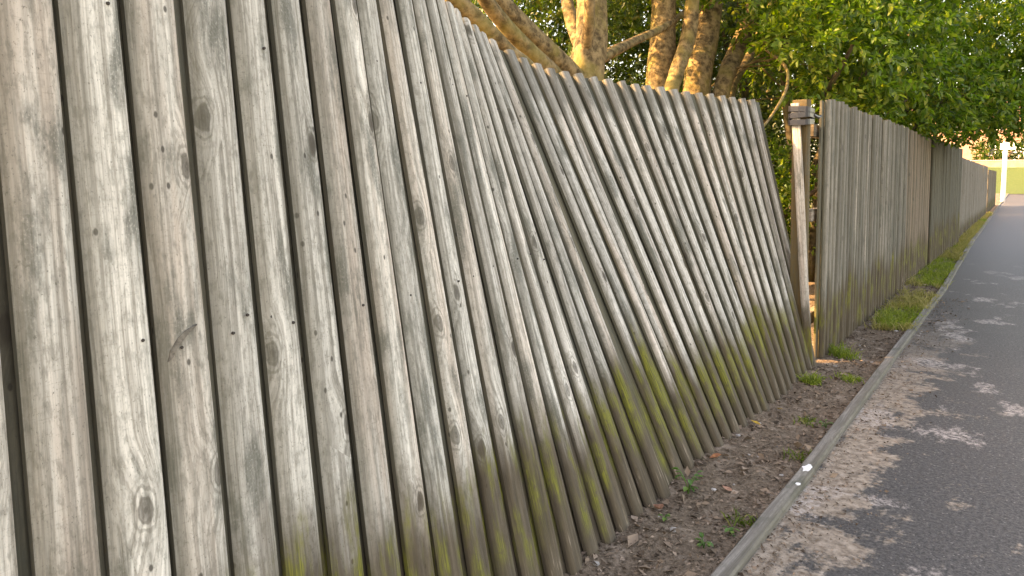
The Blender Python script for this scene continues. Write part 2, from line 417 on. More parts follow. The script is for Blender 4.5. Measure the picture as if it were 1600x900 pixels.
def grid_sheet(name, xs_fn, ys, nx, zfn, mat, uvfn=None):
    V = []; UV = []
    for y in ys:
        x0, x1 = xs_fn(y)
        for i in range(nx + 1):
            t = i / nx; x = x0 + (x1 - x0) * t
            V.append((x, y, 0.0)); UV.append((x - float(kerb_x(y)), y))
    V = np.array(V); V[:, 2] = zfn(V[:, 0], V[:, 1])
    n = nx + 1; j = np.arange(len(ys) - 1)[:, None] * n + np.arange(nx)[None, :]
    j = j.ravel(); F = np.stack([j, j + 1, j + n + 1, j + n], 1)
    me = npmesh(name, V, F, True, np.array(UV))
    return tag(link(name, me, mat), kind="structure")

ys_near = np.concatenate([np.arange(-1, 12, 0.035), np.arange(12, 60.01, 0.4)])
def soil_z(x, y):
    d = vnoise(x * 9, y * 9, 1) * 0.022 + vnoise(x * 26, y * 26, 2) * 0.012 + vnoise(x * 3, y * 3, 3) * 0.02 - 0.035
    return d + 0.02 * np.clip((-0.95 - x) / 0.5, 0, 1)
grid_sheet("verge", lambda y: (kerb_x(y) - 1.9, kerb_x(y) - 0.012), ys_near, 46, soil_z, M_SOIL)
ys_p = np.concatenate([np.arange(-2, 10, 0.12), np.arange(10, 56.01, 0.6)])
def path_z(x, y): return -0.006 + vnoise(x * 4, y * 4, 8) * 0.006 - 0.004
grid_sheet("path", lambda y: (kerb_x(y) + 0.012, kerb_x(y) + 2.6), ys_p, 24, path_z, M_ASPH)

# mown bank beyond the end of the path
ysb = np.arange(55.5, 110, 1.5)
grid_sheet("grass_bank", lambda y: (-40, 40), ysb, 60,
           lambda x, y: -0.03 + 1.75 * np.clip((y - 56) / 16, 0, 1) ** 1.3 + vnoise(x * .4, y * .4, 5) * 0.1, M_BANK)

# timber edging between verge and path: one run of boards butted end to end
edg = empty("path_edging", (-0.8, 2.5, 0))
tag(edg, "low grey weathered timber edging running between soil verge and tarmac", "edging")
ye = -0.6; k = 0
while ye < 55:
    ln = [2.15, 1.80, 2.3, 2.6, 3.0, 3.0][min(k, 5)]
    y1 = ye + ln - 0.006; nn = 10
    V = []; UV = []
    jx, jz = rnd.uniform(-.006, .006), rnd.uniform(-.004, .004)
    prof = [(-0.030, -0.08), (0.030, -0.08), (0.030, 0.016), (0.024, 0.024), (-0.022, 0.026), (-0.030, 0.019)]
    for i in range(nn + 1):
        y = ye + (y1 - ye) * i / nn; cx = float(kerb_x(y))
        for (a, c) in prof:
            w = 0.004 * (float(vnoise(np.float64(a * 90), np.float64(y * 7), 4)) - .5)
            V.append((cx + a + jx + w, y, c + jz + w)); UV.append((a * 0.9 + c * .6, y + k))
    n = len(prof); F = []
    for i in range(nn):
        for q in range(n): F.append([i * n + q, i * n + (q + 1) % n, (i + 1) * n + (q + 1) % n, (i + 1) * n + q][::-1])
    F.append(list(range(n))); F.append([nn * n + q for q in range(n)][::-1])
    me = npmesh("edging_board", np.array(V), F, False, np.array(UV))
    link("edging_board", me, M_EDGE, edg); ye += ln; k += 1
# splash of white paint on the edging
def blob(name, c, rx, ry, h, mat, parent, seed, n=14, z=None):
    r_ = random.Random(seed); V = [(c[0], c[1], c[2] + h)]
    for i in range(n):
        a = 2 * math.pi * i / n; q = r_.uniform(.6, 1.1)
        V.append((c[0] + rx * q * math.cos(a), c[1] + ry * q * math.sin(a), c[2] + h * .8))
    for i in range(n):
        V.append((V[1 + i][0] * 1.0, V[1 + i][1], c[2] - 0.004))
    F = [[0, 1 + i, 1 + (i + 1) % n] for i in range(n)] + [[1 + i, 1 + n + i, 1 + n + (i + 1) % n, 1 + (i + 1) % n] for i in range(n)]
    return link(name, npmesh(name, np.array(V), F), mat, parent)
blob("paint_splash", (-0.795, 3.33, 0.0245), 0.022, 0.050, 0.003, M_WHITE, edg, 3)
blob("paint_splash", (-0.780, 3.13, 0.0235), 0.012, 0.020, 0.003, M_WHITE, edg, 4)

# ------------------------------------------------------------------ fences
def board_mesh(w, t, L, seed, bow=0.0, seg=8, round_=0.52, np_=11, topcut=0.0, mat=None, side=None, wtop=1.0, twist=0.0):
    r_ = random.Random(seed)
    xs = [(-1 + 2 * i / (np_ - 1)) for i in range(np_)]
    prof = [(w / 2, 0.0)] + [(x * w / 2, t * (1 - (round_ * x ** 5.0 if x > 0 else round_ * abs(x) ** 6.0))) for x in reversed(xs)] + [(-w / 2, 0.0)]
    if len(prof) != np_ + 2: raise ValueError
    V = []; UV = []; wx = r_.uniform(-.004, .004); ph = r_.uniform(0, 6)
    for i in range(seg + 1):
        f = i / seg; z = L * f
        oy = bow * 4 * f * (1 - f); ox = wx * math.sin(3.1 * f * 1.6 + ph)
        ws = (1 + 0.02 * math.sin(7 * f + ph)) * (1 + (wtop - 1) * f)
        for (x, y) in prof:
            zz = z + (topcut * x / w if i == seg else 0)
            ct, sn = math.cos(twist * f), math.sin(twist * f)
            xx, yy = x * ws + ox, y + oy - (t * .5)
            V.append((xx * ct - yy * sn, xx * sn + yy * ct + t * .5, zz))
            UV.append((x + (math.copysign(1, x) * (t - y) * 0.8 if y < t * .4 else 0), zz))
    n = len(prof); F = []
    for i in range(seg):
        for q in range(n):
            F.append([i * n + q, i * n + (q + 1) % n, (i + 1) * n + (q + 1) % n, (i + 1) * n + q])
    F.append(list(range(n))[::-1]); F.append([seg * n + q for q in range(n)])
    me = npmesh("board", np.array(V), F, True, np.array(UV))
    me.set_sharp_from_angle(angle=R(42))
    if side is not None:
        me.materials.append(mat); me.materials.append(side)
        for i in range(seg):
            for q in (0, n - 2, n - 1): me.polygons[i * n + q].material_index = 1  # board sides take the recess tone, which has the groove shade in its colour
    return me

def place(base, topp, along):
    z = (Vector(topp) - Vector(base)); L = z.length; z.normalize()
    x = -Vector(along); x = (x - z * x.dot(z)).normalized(); y = z.cross(x)
    M = Matrix(((x.x, y.x, z.x, base[0]), (x.y, y.y, z.y, base[1]), (x.z, y.z, z.z, base[2]), (0, 0, 0, 1)))
    return M, L

LY = [-.6, .2, .62, .99, 1.45, 1.89, 2.12, 2.4, 2.63, 2.87, 3.05, 3.25, 3.5, 3.7, 4.2, 4.7, 5.22, 5.6]
LL = [.05, .12, .185, .24, .375, .526, .63, .75, .835, .90, .92, .925, .90, .858, .747, .60, .47, .38]
LS = [0, 0, 0, 0, 0, 0, 0, -.01, -.02, -.03, -.01, 0, 0, 0, 0, 0, 0, 0]
LZ = [2., 2., 2., 1.99, 1.985, 1.97, 1.95, 1.94, 1.925, 1.905, 1.88, 1.857, 1.848, 1.844, 1.833, 1.823, 1.82, 1.82]
FX = -1.22
def lean_top(y):
    return (FX - float(np.interp(y, LY, LL)), y + float(np.interp(y, LY, LS)), float(np.interp(y, LY, LZ)))
def lean_base(y): return (FX, y, -0.02)

nail_me = None
def nail_mesh():
    bm = bmesh.new()
    bmesh.ops.create_cone(bm, cap_ends=True, segments=8, radius1=0.0036, radius2=0.0028, depth=0.004)
    bmesh.ops.rotate(bm, verts=bm.verts, matrix=Matrix.Rotation(R(-90), 3, 'X'))
    me = bpy.data.meshes.new("nail"); bm.to_mesh(me); bm.free(); me.materials.append(M_IRON); return me
nail_me = nail_mesh()

def leaning_panel(y0, y1, label, front_mat, nails, seed, backm, pitch=0.12, wr=(.87, .61, .55)):
    root = empty("board_fence", (FX, (y0 + y1) / 2, 0)); tag(root, label, "fence", "bays of the wooden fence")
    r_ = random.Random(seed)
    n = int(round((y1 - y0) / pitch)); pitch = (y1 - y0) / n
    fb = []; alg = seed == 5
    for i in range(n):
        y = y0 + (i + .5) * pitch + r_.uniform(-.004, .004)
        tb, tt = lean_base(y), lean_top(y)
        al = Vector((0, 1, 0)); dt = Vector(lean_top(y + .10)) - Vector(lean_top(y - .10)); tw_ = math.atan2(-dt.x, dt.y); wt_ = min(1.3, max(.75, math.hypot(dt.x, dt.y) / .20))
        M, L = place(tb, tt, al)
        M = M @ Matrix.Rotation(r_.uniform(-.004, .004), 4, 'Y') @ Matrix.Rotation(r_.uniform(-.03, .03), 4, 'Z')
        w = pitch * (float(np.interp(y, [.8, 2.2, 3.2], wr)) + r_.uniform(-.045, .045))
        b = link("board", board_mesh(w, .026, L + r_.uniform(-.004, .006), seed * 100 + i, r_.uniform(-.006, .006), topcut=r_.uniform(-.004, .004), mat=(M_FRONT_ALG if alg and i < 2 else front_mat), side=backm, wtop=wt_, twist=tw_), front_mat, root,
                 Matrix.Translation((0, 0, 0)) @ M)
        fb.append((b, w, L))
        if nails:
            for zz in ((1.02,) if r_.random() < .6 else (1.02, 1.62)):
                for sx in ((r_.uniform(-.25, .25),) if r_.random() < .8 else (-.2, .22)):
                    nm = link("nail", nail_me, None, b, M @ Matrix.Translation((w * sx + r_.uniform(-.012, .012), .0255, zz * L / 2.0 + r_.uniform(-.03, .03))))
    for i in range(n + 1):
        y = y0 + i * pitch
        al = Vector((0, 1, 0)); dt = Vector(lean_top(y + .10)) - Vector(lean_top(y - .10)); tw_ = math.atan2(-dt.x, dt.y); wt_ = min(1.3, max(.75, math.hypot(dt.x, dt.y) / .20))
        M, L = place(lean_base(y), lean_top(y), al)
        M = M @ Matrix.Translation((r_.uniform(-.004, .004), -.019 - .004 * (i % 2), 0))
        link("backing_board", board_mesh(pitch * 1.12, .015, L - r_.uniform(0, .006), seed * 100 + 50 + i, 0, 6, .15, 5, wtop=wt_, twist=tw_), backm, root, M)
    # rails nailed across the back, following the twist
    for f in (.14, .5, .86):
        pts = []
        for q in np.linspace(y0 - .03, y1 + .07, 12):
            B, T = Vector(lean_base(q)), Vector(lean_top(q)); p = B.lerp(T, f)
            nrm = Vector((1, 0, float(np.interp(q, LY, LL)) / 1.9)).normalized()
            pts.append((p - nrm * .052, nrm, (T - B).normalized()))
        V = []; F = []; UV = []
        for i, (p, nr, up) in enumerate(pts):
            for (a, c) in ((-.03, -.042), (.03, -.042), (.03, .042), (-.03, .042)):
                V.append(tuple(p + nr * a + up * c)); UV.append((c + a * .3, i * .25 + 1))
        for i in range(len(pts) - 1):
            for q in range(4): F.append([i * 4 + q, i * 4 + (q + 1) % 4, i * 4 + 4 + (q + 1) % 4, i * 4 + 4 + q])
        F += [[3, 2, 1, 0], [4 * (len(pts) - 1) + q for q in range(4)]]
        link("rail", npmesh("rail", np.array(V), F, False, np.array(UV)), M_RAIL, root)
    return root, fb

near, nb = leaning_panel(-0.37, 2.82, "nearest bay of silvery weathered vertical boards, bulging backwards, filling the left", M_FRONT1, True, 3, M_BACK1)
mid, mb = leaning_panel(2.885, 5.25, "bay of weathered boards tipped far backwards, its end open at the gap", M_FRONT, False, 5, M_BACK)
# a lifted splinter on one near board
tb = min(nb, key=lambda q: abs(q[0].matrix_basis.translation.y - 0.755))
bo = tb[0]
cv = [(-.030, -.004), (-.024, .016), (-.010, .034), (.008, .047), (.032, .056)]; ci = [(-.022, .002), (-.015, .014), (-.002, .028), (.012, .041), (.030, .0535)]
V = []
for (a, c), (a2, c2) in zip(cv, ci):
    V += [(a, .0268, c), (a2, .0295, c2), (a, .020, c), (a2, .020, c2)]
F = []
for i in range(4):
    o = i * 4; F += [[o, o + 1, o + 5, o + 4], [o, o + 4, o + 6, o + 2], [o + 1, o + 3, o + 7, o + 5]]
F += [[0, 2, 3, 1], [16, 17, 19, 18]]
link("splinter", npmesh("splinter", np.array(V), F), simple("old_splinter", (.20, .175, .14), 0.9, 0.1, 0, 80, (.10, .085, .07)), bo, bo.matrix_basis @ Matrix.Translation((.006, 0, 1.00)) @ Matrix.Scale(-1, 4, (1, 0, 0)))

def straight_panel(y0, y1, x0, x1, h0, h1, pitch, mat, label, seed, back=M_BACK, joined=False, gapfrac=.8, name="board_fence", postmat=None):
    root = empty(name, ((x0 + x1) / 2, (y0 + y1) / 2, 0)); tag(root, label, "fence", "bays of the wooden fence")
    r_ = random.Random(seed); n = int(round((y1 - y0) / pitch)); pitch = (y1 - y0) / n
    al = Vector((x1 - x0, y1 - y0, 0)).normalized()
    if joined:
        V = []; F = []; UV = []
    shared = [board_mesh(pitch * gapfrac * k, .030, 2.0, seed * 9 + j, 0, 3, .6, 7, mat=mat, side=(None if joined else back)) for j, k in enumerate((.90, .97, 1.03))]
    for i in range(n):
        f = (i + .5) / n; y = y0 + (y1 - y0) * f; x = x0 + (x1 - x0) * f; h = h0 + (h1 - h0) * f + r_.uniform(-.012, .012)
        M, L = place((x + r_.uniform(-.006, .006), y, -.03), (x + r_.uniform(-.012, .012) - .01, y + r_.uniform(-.01, .01), h), al)
        M = M @ Matrix.Rotation(r_.uniform(-.05, .05), 4, 'Z') @ Matrix.Diagonal((r_.uniform(.95, 1.05), 1, L / 2.0, 1))
        if joined:
            me = shared[i % 3]; o = len(V)
            V += [tuple(M @ v.co) for v in me.vertices]; UV += [(v.co.x + i * .37, v.co.z) for v in me.vertices]
            F += [[q + o for q in p.vertices] for p in me.polygons]
        else:
            link("board", shared[i % 3], mat, root, M)
    if joined:
        o = link("boards", npmesh("boards", np.array(V), F, False, np.array(UV)), mat, root); o["kind"] = "stuff"
    else:
        bm_ = board_mesh(pitch * .6, .016, 2.0, seed * 9 + 7, 0, 2, .1, 5)
        for i in range(n + 1):
            f = i / n; y = y0 + (y1 - y0) * f; x = x0 + (x1 - x0) * f; h = h0 + (h1 - h0) * f
            M, L = place((x - .02, y, -.03), (x - .03, y, h - .015), al)
            link("backing_board", bm_, back, root, M @ Matrix.Diagonal((1, 1, L / 2.0, 1)))
    d = Vector((x1 - x0, y1 - y0, 0)); ang = math.atan2(d.y, d.x)
    for zf in (.16, .56, .88):
        c = ((x0 + x1) / 2 - .075, (y0 + y1) / 2 - .05, zf * (h0 + h1) / 2)
        box_part("rail", c, (d.length + .10, .06, .085), M_RAIL, root, (0, math.atan2(h0 - h1, d.length) * zf, ang))
    return root

straight_panel(5.44, 9.45, -1.255, -1.295, 1.83, 1.82, .125, M_SIL, "upright bay of grey boards with algae stained feet beyond the gap", 21)
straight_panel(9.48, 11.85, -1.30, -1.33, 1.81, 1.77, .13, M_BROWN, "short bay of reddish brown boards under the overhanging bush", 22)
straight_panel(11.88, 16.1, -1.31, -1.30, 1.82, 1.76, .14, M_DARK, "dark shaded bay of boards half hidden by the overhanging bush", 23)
straight_panel(16.4, 27.6, -1.36, -1.50, 1.62, 1.50, .15, M_PINK, "pale pinkish far bay of boards in the light near the path's end", 24, joined=True)
straight_panel(27.9, 35.5, -1.50, -1.64, 1.42, 1.38, .15, M_BROWN, "farthest dark brown bay of boards beside the white post", 25, joined=True)

# post left standing in the gap, with a loose board bound to it
post = empty("fence_post", (-1.36, 5.17, 0)); tag(post, "brown olive timber fence post standing alone in the gap", "post")
def taper_box(name, mat, parent, base, topp, sx, sy, bev=.006, seed=0):
    z = Vector(topp) - Vector(base); L = z.length
    me = board_mesh(sx, sy, L, seed, 0.0, 10, .12, 7)
    M, L = place(base, topp, (0, 1, 0))
    return link(name, me, mat, parent, M)
taper_box("shaft", M_POST, post, (-1.372, 5.20, -.05), (-1.378, 5.12, 1.80), .085, .100, seed=71)
lb = empty("loose_board", (-1.26, 5.2, 0)); tag(lb, "silvery loose board leaning across the post, bound to its head with black strap", "board")
me = board_mesh(.052, .022, 1.80, 72, 0.0, 10, .2, 7)
link("plank", me, M_FRONT1, lb, place((-1.228, 5.135, -.02), (-1.355, 5.05, 1.77), (1, 0, 0))[0])
st = empty("black_strap", (-1.34, 5.05, 1.70)); tag(st, "black plastic strap wound round the head of the post", "strap")
for k, zc in enumerate((1.655, 1.692, 1.730)):
    c = Vector((-1.325, 5.100, zc)); pts = []
    for i in range(17):
        a = 2 * math.pi * i / 16
        ca, sa = math.cos(a), math.sin(a)
        px = math.copysign(abs(ca) ** .45, ca) * .070; py = math.copysign(abs(sa) ** .45, sa) * .084
        pts.append(c + Vector((px, py, .008 * math.sin(a + k * 2))))
    V = []; F = []
    for i, p in enumerate(pts[:-1]):
        o = (p - c); o.z = 0; o.normalize()
        for (a, z) in ((0, -.0185), (.0025, -.0175), (.0025, .0165), (0, .0175)): V.append(tuple(p + o * a + Vector((0, 0, z))))
    for i in range(16):
        j = (i + 1) % 16
        for q in range(4): F.append([i * 4 + q, i * 4 + (q + 1) % 4, j * 4 + (q + 1) % 4, j * 4 + q])
    link("winding", npmesh("winding", np.array(V), F, False), M_BLACK, st)
link("tail", tubes_mesh("tail", [dict(pts=[(-1.26, 5.14, 1.70), (-1.25, 5.24, 1.69), (-1.26, 5.35, 1.71)], rad=[.012, .011, .006], sides=6)]), M_BLACK, st)

# ------------------------------------------------------------------ foliage
def unit(a): return a / np.maximum(np.linalg.norm(a, axis=1, keepdims=True), 1e-9)

def leaf_geo(C, D, N, l, w, kind=4):
    """C base points, D axis, N normal"""
    D = unit(D); X = unit(np.cross(D, N)); N = np.cross(X, D)
    l = np.asarray(l)[:, None]; w = np.asarray(w)[:, None]
    n = len(C)
    if kind == 4:
        V = np.stack([C, C + D * l * .45 + X * w * .5 + N * w * .18, C + D * l - N * l * .08, C + D * l * .45 - X * w * .5 + N * w * .18], 1)
        o = np.arange(n)[:, None] * 4
        F = np.concatenate([o + np.array([0, 1, 2]), o + np.array([0, 2, 3])], 0)
        return V.reshape(-1, 3), F
    V = np.stack([C, C + D * l * .28 + X * w * .42 + N * w * .16, C + D * l * .66 + X * w * .40 + N * w * .10, C + D * l - N * l * .12,
                  C + D * l * .66 - X * w * .40 + N * w * .10, C + D * l * .28 - X * w * .42 + N * w * .16, C + D * l * .5 - N * l * .02], 1)
    o = np.arange(n)[:, None] * 7
    F = np.concatenate([o + np.array(t) for t in ([0, 1, 6], [1, 2, 6], [2, 3, 6], [3, 4, 6], [4, 5, 6], [5, 0, 6])], 0)
    return V.reshape(-1, 3), F

def sprigs(centres, outw, k, ll, spread, rg, droop=0.15):
    """leaf arrays for twigs at centres pointing outwards"""
    n = len(centres)
    d = unit(outw + rg.normal(0, .55, (n, 3)) + np.array([0, 0, -droop]))
    s = np.tile(np.linspace(0, 1, k), (n, 1)) * spread * rg.uniform(.7, 1.2, (n, 1))
    C = (centres[:, None, :] + d[:, None, :] * s[:, :, None]).reshape(-1, 3)
    dd = np.repeat(d, k, 0)
    side = unit(np.cross(dd, rg.normal(0, 1, dd.shape)))
    D = unit(dd * .7 + side * .8 + rg.normal(0, .2, dd.shape))
    N = unit(rg.normal(0, .55, dd.shape) + np.array([0, 0, 1.0]) + np.repeat(outw, k, 0) * .35)
    l = ll * rg.uniform(.65, 1.2, len(C))
    return C, D, N, l

def lobes_points(lobes, n, rg, shell=.62):
    P = []; O = []
    vol = np.array([l[3] * l[4] * l[5] for l in lobes]) ** .75; cnt = (n * vol / vol.sum()).astype(int) + 1
    for l, m in zip(lobes, cnt):
        c = np.array(l[:3]); r = np.array(l[3:6])
        d = unit(rg.normal(0, 1, (m, 3)))
        rr = shell + (1 - shell) * rg.random((m, 1)) ** .6
        bumpy = 0.80 + 0.32 * vnoise(d[:, 0] * 3.1 + 7 + d[:, 2] * 2.3, d[:, 1] * 3.1 + d[:, 2] * 1.7, c[0])[:, None]
        P.append(c + d * r * rr * bumpy); O.append(unit(d / r))
    return np.concatenate(P), np.concatenate(O)

def crown_mesh(name, lobes, n, k, ll, wl, spread, seed, kind=4, shell=.5, filt=None):
    rg = np.random.default_rng(seed)
    P, O = lobes_points(lobes, n, rg, shell)
    if filt is not None:
        m = filt(P); P, O = P[m], O[m]
    C, D, N, l = sprigs(P, O, k, ll, spread, rg)
    V, F = leaf_geo(C, D, N, l, l * wl, kind)
    return npmesh(name, V, F), (C, D, N, l)

def tree(name, label, cat, base, stems, lobes, n, k, ll, wl, spread, seed, leafm, barkm, group=None, kind=4, shell=.5, filt=None, trunk_sides=12):
    t = empty(name, base); tag(t, label, cat, group)
    me = tubes_mesh("trunk", [dict(pts=p, rad=r, sides=trunk_sides, n=6, rough=.16, seed=i) for i, (p, r) in enumerate(stems)])
    link("trunk", me, barkm, t)
    cm, data = crown_mesh("crown", lobes, n, k, ll, wl, spread, seed, kind, shell, filt)
    c = link("crown", cm, leafm, t); c["kind"] = "stuff"
    return t, data

# multi-stemmed tree behind the leaning bays
tA = empty("tree", (-3.2, 5.5, 0)); tag(tA, "tree with sunlit orange limbs forking low behind the middle of the leaning fence", "tree", "trees behind the fence")
limbsA = [([(-3.22, 5.42, -.1), (-3.2, 5.45, 1.2), (-3.2, 5.51, 2.18), (-3.2, 5.58, 2.46), (-3.22, 5.62, 2.9), (-3.3, 5.7, 4.2), (-3.4, 6.0, 6.0)], [.19, .16, .15, .14, .12, .10, .05])]
link("trunk", tubes_mesh("trunk", [dict(pts=p, rad=r, sides=14, n=7, rough=.18, seed=3) for p, r in limbsA]), M_BARK, tA)
for i, (p, r) in enumerate([
        ([(-3.2, 5.50, 1.95), (-3.2, 5.25, 2.12), (-3.2, 4.87, 2.28), (-3.22, 4.45, 2.47), (-3.25, 4.0, 2.72), (-3.3, 3.2, 3.4)], [.10, .088, .078, .072, .065, .04]),
        ([(-3.15, 5.45, 1.75), (-3.1, 4.95, 2.02), (-3.1, 4.55, 2.19), (-3.12, 4.23, 2.36), (-3.1, 3.9, 2.56), (-3.0, 3.2, 3.1)], [.08, .066, .058, .054, .05, .03]),
        ([(-3.1, 5.3, 1.3), (-2.6, 3.92, 1.85), (-2.6, 3.55, 2.03), (-2.62, 3.31, 2.17), (-2.66, 3.05, 2.34), (-2.7, 2.4, 2.9)], [.08, .066, .058, .054, .048, .03]),
        ([(-3.25, 5.55, 2.1), (-3.3, 5.88, 2.31), (-3.3, 6.5, 2.55), (-3.3, 7.33, 2.85), (-3.3, 8.5, 3.4)], [.07, .058, .05, .04, .02]),
        ([(-3.2, 5.55, 2.25), (-3.5, 5.75, 2.7), (-3.8, 6.1, 3.3), (-4.2, 6.5, 4.4)], [.07, .06, .05, .03]),
        ([(-3.2, 5.5, 2.3), (-3.05, 5.30, 2.55), (-2.95, 5.12, 2.95), (-2.8, 4.8, 3.8)], [.055, .05, .042, .02])]):
    link("limb", tubes_mesh("limb", [dict(pts=p, rad=r, sides=10, n=6, rough=.18, seed=10 + i)]), M_BARK, tA)
cm, _ = crown_mesh("crown", [(-3.6, 6.6, 5.0, 2.6, 2.6, 1.7), (-4.4, 8.2, 4.6, 2.0, 2.2, 1.5), (-3.2, 3.9, 5.2, 1.5, 1.6, 1.0), (-4.9, 4.2, 3.9, 1.3, 1.2, .75), (-4.7, 3.0, 3.7, 1.0, .9, .6), (-5.2, 6.0, 3.9, 1.2, 1.2, .9), (-4.6, 7.2, 3.2, .9, 1.0, .7)], 2700, 12, .085, .5, .3, 41)
c = link("crown", cm, M_LEAF_MID, tA); c["kind"] = "stuff"

tB = empty("tree", (-3.3, 7.7, 0)); tag(tB, "tree with three stout upright stems, one sunlit yellow, left of the gap", "tree", "trees behind the fence")
for i, (p, r) in enumerate([
        ([(-3.42, 7.44, -.1), (-3.4, 7.44, 1.1), (-3.4, 7.44, 2.35), (-3.4, 7.48, 2.75), (-3.45, 7.56, 3.5), (-3.7, 7.7, 5.5)], [.18, .16, .14, .13, .115, .05]),
        ([(-3.2, 7.1, -.05), (-3.1, 7.0, 1.85), (-3.1, 7.14, 2.29), (-3.1, 7.43, 2.70), (-3.1, 7.55, 3.13), (-3.1, 7.7, 4.2)], [.085, .075, .072, .075, .068, .04]),
        ([(-3.2, 7.9, -.1), (-3.2, 7.93, 1.1), (-3.2, 7.99, 2.32), (-3.2, 8.22, 2.84), (-3.22, 8.42, 3.45), (-3.3, 8.8, 5.0)], [.175, .16, .145, .135, .115, .05])]):
    link("stem", tubes_mesh("stem", [dict(pts=p, rad=r, sides=14, n=7, rough=.18, seed=20 + i)]), M_BARK, tB)
cm, _ = crown_mesh("crown", [(-4.0, 9.0, 5.6, 2.4, 2.6, 1.7), (-2.9, 8.4, 5.0, 1.5, 1.5, 1.0)], 800, 12, .085, .5, .3, 43)
c = link("crown", cm, M_LEAF_MID, tB); c["kind"] = "stuff"

tC = empty("tree", (-3.0, 8.2, 0)); tag(tC, "slender tree leaning right with bare twigs, nearest left of the gap", "tree", "trees behind the fence")
for i, (p, r) in enumerate([
        ([(-3.0, 7.9, -.1), (-3.0, 7.95, 1.1), (-3.0, 8.15, 2.18), (-3.0, 8.74, 2.82), (-3.0, 9.28, 3.44), (-3.0, 10.1, 4.6)], [.125, .112, .102, .095, .085, .04]),
        ([(-3.0, 8.3, 1.9), (-3.2, 9.1, 2.42), (-3.3, 10.0, 2.86), (-3.3, 10.8, 3.58), (-3.3, 11.7, 4.5)], [.085, .07, .06, .05, .03])]):
    link("stem", tubes_mesh("stem", [dict(pts=p, rad=r, sides=12, n=7, rough=.18, seed=30 + i)]), M_BARK, tC)
tw = []
r_ = random.Random(8)
tw.append(dict(pts=[(-2.05, 6.15, 1.55), (-2.0, 6.45, 1.70), (-2.0, 6.89, 1.92), (-2.05, 7.35, 2.15), (-2.2, 7.8, 2.40), (-2.6, 8.4, 2.7)], rad=[.006, .010, .013, .015, .018, .022], sides=6, n=4))
for i in range(26):
    a = Vector((-3.0 + r_.uniform(-.3, .6), 8.3 + r_.uniform(0, 2.2), 2.1 + r_.uniform(0, 1.0)))
    d = Vector((r_.uniform(.1, .9), r_.uniform(-.6, 1.0), r_.uniform(-.25, .5))).normalized(); L = r_.uniform(.5, 1.3)
    p1 = a + d * L * .5 + Vector((0, 0, r_.uniform(-.1, .1)))
    tw.append(dict(pts=[a, p1, a + d * L + Vector((0, 0, r_.uniform(-.2, .1)))], rad=[.013, .008, .003], sides=5, n=3))
link("twigs", tubes_mesh("twigs", tw), M_BARK, tC)
cm, _ = crown_mesh("crown", [(-3.4, 10.6, 4.9, 2.0, 2.2, 1.4)], 500, 12, .08, .5, .3, 44)
c = link("crown", cm, M_LEAF_MID, tC); c["kind"] = "stuff"

# screen of trees and shrubs behind them
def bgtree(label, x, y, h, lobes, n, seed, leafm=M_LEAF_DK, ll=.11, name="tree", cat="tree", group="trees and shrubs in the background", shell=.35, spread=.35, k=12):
    r_ = random.Random(seed)
    stems = [([(x, y, -.1), (x + r_.uniform(-.1, .1), y + r_.uniform(-.1, .1), h * .4), (x + r_.uniform(-.3, .3), y + r_.uniform(-.3, .3), h * .8)], [.05 + h * .016, .04 + h * .012, .03])]
    for q in range(3):
        a = r_.uniform(0, 6.28); stems.append(([(x, y, h * .3), (x + math.cos(a) * .4, y + math.sin(a) * .4, h * .5), (x + math.cos(a) * .9, y + math.sin(a) * .9, h * .75)], [.06, .045, .02]))
    return tree(name, label, cat, (x, y, 0), stems, lobes, n, k, ll, .5, spread, seed, leafm, M_BARK_D, group, shell=shell, trunk_sides=8)
bgtree("dark evergreen screen tree seen between the forking limbs", -6.6, 11.0, 5.0, [(-6.6, 11.2, 2.6, 1.7, 2.0, 2.2), (-6.8, 11.8, 4.8, 1.9, 2.0, 1.4)], 2200, 51, M_LEAF_MID)
bgtree("dark broad tree filling the view behind the three stout stems", -6.4, 14.5, 6.5, [(-6.4, 14.3, 2.7, 2.1, 2.2, 2.4), (-6.5, 15.0, 5.4, 2.2, 2.2, 1.8)], 2200, 52, M_LEAF_MID)
bgtree("dark green tree behind the slender leaning stem", -5.6, 18.5, 7.5, [(-5.5, 18.2, 3.0, 2.2, 2.5, 2.6), (-5.6, 18.8, 6.4, 2.3, 2.6, 2.0)], 2200, 53)
bgtree("mid green tree thinning to specks of sky above the leaning fence", -9.5, 10.5, 6.0, [(-9.6, 10.6, 3.4, 2.0, 1.9, 1.7), (-9.6, 11.0, 5.6, 2.2, 2.2, 1.5)], 1500, 54, M_LEAF_OAK, .12)
bgtree("light leafed tree at the far left, seen just over the fence top", -8.0, 7.6, 5.0, [(-8.2, 8.1, 3.0, 1.6, 1.3, 1.3), (-8.2, 8.0, 4.6, 1.6, 1.4, 1.2)], 1100, 55, M_LEAF_OAK, .11)
bgtree("tall dark tree closing the view high above the gap", -4.4, 13.2, 6.5, [(-4.3, 13.0, 3.2, 1.5, 2.0, 1.6), (-4.2, 13.6, 5.2, 1.9, 2.2, 1.6)], 1500, 56)
bgtree("bright green shrub low in the gap behind the leaning post", -2.9, 8.9, 1.6, [(-2.75, 8.8, 1.15, .62, .75, .50), (-2.6, 9.4, 0.75, .6, .7, .6)], 330, 57, M_LEAF_OAK, .085, "shrub", "shrub", None, .3, .2)
bgtree("dark ivy clad shrub in the shadow of the gap", -3.4, 10.6, 2.6, [(-3.3, 10.6, 1.0, .9, 1.2, 1.0), (-3.0, 10.9, 2.1, 1.0, 1.2, .8), (-2.4, 10.3, .6, .5, .8, .55)], 700, 58, M_LEAF_DK, .085, "shrub", "shrub", None, .25, .22)
